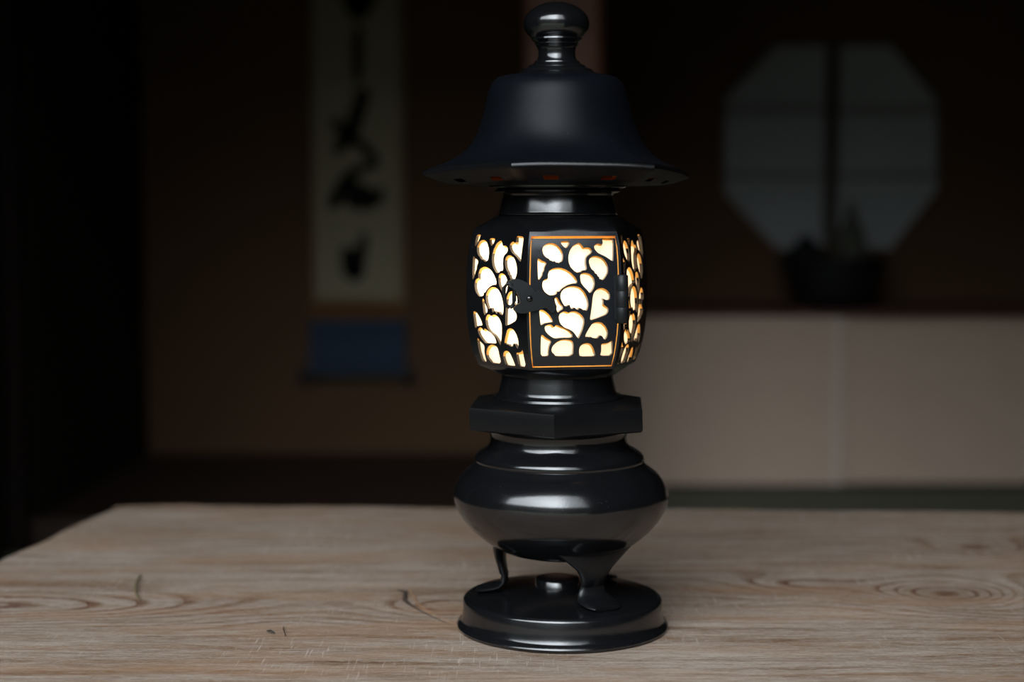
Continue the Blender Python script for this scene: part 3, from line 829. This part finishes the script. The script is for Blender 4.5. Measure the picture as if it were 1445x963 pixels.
m = MB(); rl = []  # unseen orange reflector added so the vents glow
for Rp, py, bl in ((20,113,0),(70,114,0),(90,128,0),(98,160,0),(112,195,.1),(138,222,.4),(165,236,.8),(180,243,1),(176,247,1)): rl.append(hexring(Rp, py, BODY_ROT, 8, bl, 1, TILT*bl))
m.loft(rl, True, False); m.build('roof_reflector', M_COPPER, lan, 60)
# finial: stepped foot, short neck and flattened ball
m = MB()
fin = [(50,110),(61,110),(63,108.5),(63.5,106.5),(61.5,105),(56,103.2),(51.5,101.5),(50.5,99.5),(49,98),(44,97),(41,95.5),(40.2,93.5),(38.5,92),(35,91.2),(33,89.6),(32.5,87.8),(31,86.6),(28.5,85.2),(27,82),(26,77),(26,72),(27.5,67),(30,64.3),(31.5,63),(30.5,61.5),(31.5,60),(36,56.5)]
fin += [(46.5*math.cos(a)*1.0, 34-31.5*math.sin(a)) for a in [math.radians(d) for d in range(-40, 91, 6)]]
m.lathe(lat(fin), 96); m.build('finial', M_BRONZE, lan, 32)

# three legs: flat straps in an S-curve with a splayed foot
def leg(az, extra):
    d = Vector((math.cos(az), math.sin(az), 0)); t = Vector((-d.y, d.x, 0))
    zb = L(0, 778)[1]
    c0 = Vector((L(0, 780)[2]*.6, 0, 0))
    sec = [(.0425, zb+.011, .030, .005), (.0445, zb+.003, .020, .0045), (.0442, zb-.004, .0125, .004), (.0430, zb-.010, .0092, .0034), (.0417, zb-.016, .0078, .003),
           (.0408, BT(.041)+.0115, .0080, .0028), (.0412, BT(.042)+.0064, .0100, .0026), (.0440, BT(.044)+.0036, .0120, .0024), (.0490, BT(.049)+.0028, .0125, .0022), (.0560, BT(.056)+.0024, .0115, .0020), (.0605, BT(.0605)+.0022, .0085, .0018)]
    rings = []
    for i, (r, z, w, th) in enumerate(sec):
        a = sec[max(i-1, 0)]; b = sec[min(i+1, len(sec)-1)]
        tg = (d*(b[0]-a[0]) + Vector((0,0,b[1]-a[1]))).normalized(); nn = tg.cross(t).normalized()
        c = c0 + d*r + Vector((0,0,z)); ring = []
        for j in range(16):
            an = 2*PI*j/16; ring.append(c + t*(w*math.copysign(abs(math.cos(an))**.7, math.cos(an))*extra) + nn*(th*math.sin(an)*.95))
        rings.append(ring)
    m = MB(); m.loft(rings); m.build('leg', M_LEG, lan, 50)
leg(math.radians(174), 1.0); leg(math.radians(-61), 1.15); leg(math.radians(54), 1.0)

# ------------------------------------------------------------------ lights
bl_ = bpy.data.lights.new('lamp_bulb', 'POINT'); bl_.energy = .40; bl_.color = (1, .71, .44); bl_.shadow_soft_size = .012
bo = bpy.data.objects.new('lamp_bulb', bl_); bo.parent = lan; bo.location = (L(0,405)[2]-.018, -.004, L(0,405)[1]); COL.objects.link(bo)

w = bpy.data.worlds.new('daylight'); bpy.context.scene.world = w; w.use_nodes = True
nt = w.node_tree; bg = nt.nodes['Background']
tc = nt.nodes.new('ShaderNodeTexCoord'); sp = nt.nodes.new('ShaderNodeSeparateXYZ'); nt.links.new(tc.outputs['Generated'], sp.inputs[0])
cr = nt.nodes.new('ShaderNodeValToRGB'); nt.links.new(sp.outputs[2], cr.inputs[0])
el = cr.color_ramp.elements
el[0].position = 0; el[0].color = (.020, .022, .020, 1)
el[1].position = .90; el[1].color = (.52, .55, .58, 1)
for p_, c_ in ((.255, (.033,.036,.036,1)), (.37, (.86,.94,1,1)), (.62, (.86,.94,1,1))):
    e = el.new(p_); e.color = c_
ca = nt.nodes.new('ShaderNodeValToRGB'); mr = nt.nodes.new('ShaderNodeMapRange'); mr.inputs[1].default_value = -1; mr.inputs[2].default_value = 1
nt.links.new(sp.outputs[0], mr.inputs[0]); nt.links.new(mr.outputs[0], ca.inputs[0])
ea = ca.color_ramp.elements
ea[0].position = .03; ea[0].color = (.4,.4,.4,1); ea[1].position = .66; ea[1].color = (.2,.2,.2,1)
for p_, g_ in ((.20, .55), (.33, .85), (.40, 1), (.475, 1), (.56, .35)):
    e = ea.new(p_); e.color = (g_, g_, g_, 1)
mx = nt.nodes.new('ShaderNodeMix'); mx.data_type = 'RGBA'; mx.blend_type = 'MULTIPLY'; mx.inputs[0].default_value = 1
nt.links.new(cr.outputs[0], mx.inputs[6]); nt.links.new(ca.outputs[0], mx.inputs[7])
nt.links.new(mx.outputs[2], bg.inputs[0]); bg.inputs[1].default_value = 12.3

# ------------------------------------------------------------------ camera
cam = bpy.data.cameras.new('camera'); co = bpy.data.objects.new('camera', cam); COL.objects.link(co)
co.location = (0, 0, H); co.rotation_euler = (PI/2 - PITCH, 0, 0)
cam.sensor_width = 36; cam.lens = F/1445*36; cam.clip_start = .02
cam.dof.use_dof = True; cam.dof.focus_distance = D - .055; cam.dof.aperture_fstop = 3.3
scn = bpy.context.scene; scn.camera = co
vs = scn.view_settings; vs.view_transform = 'Standard'; vs.look = 'None'; vs.gamma = 1; vs.exposure = 0; vs.use_curve_mapping = False
scn.cycles.max_bounces = 8; scn.cycles.diffuse_bounces = 5
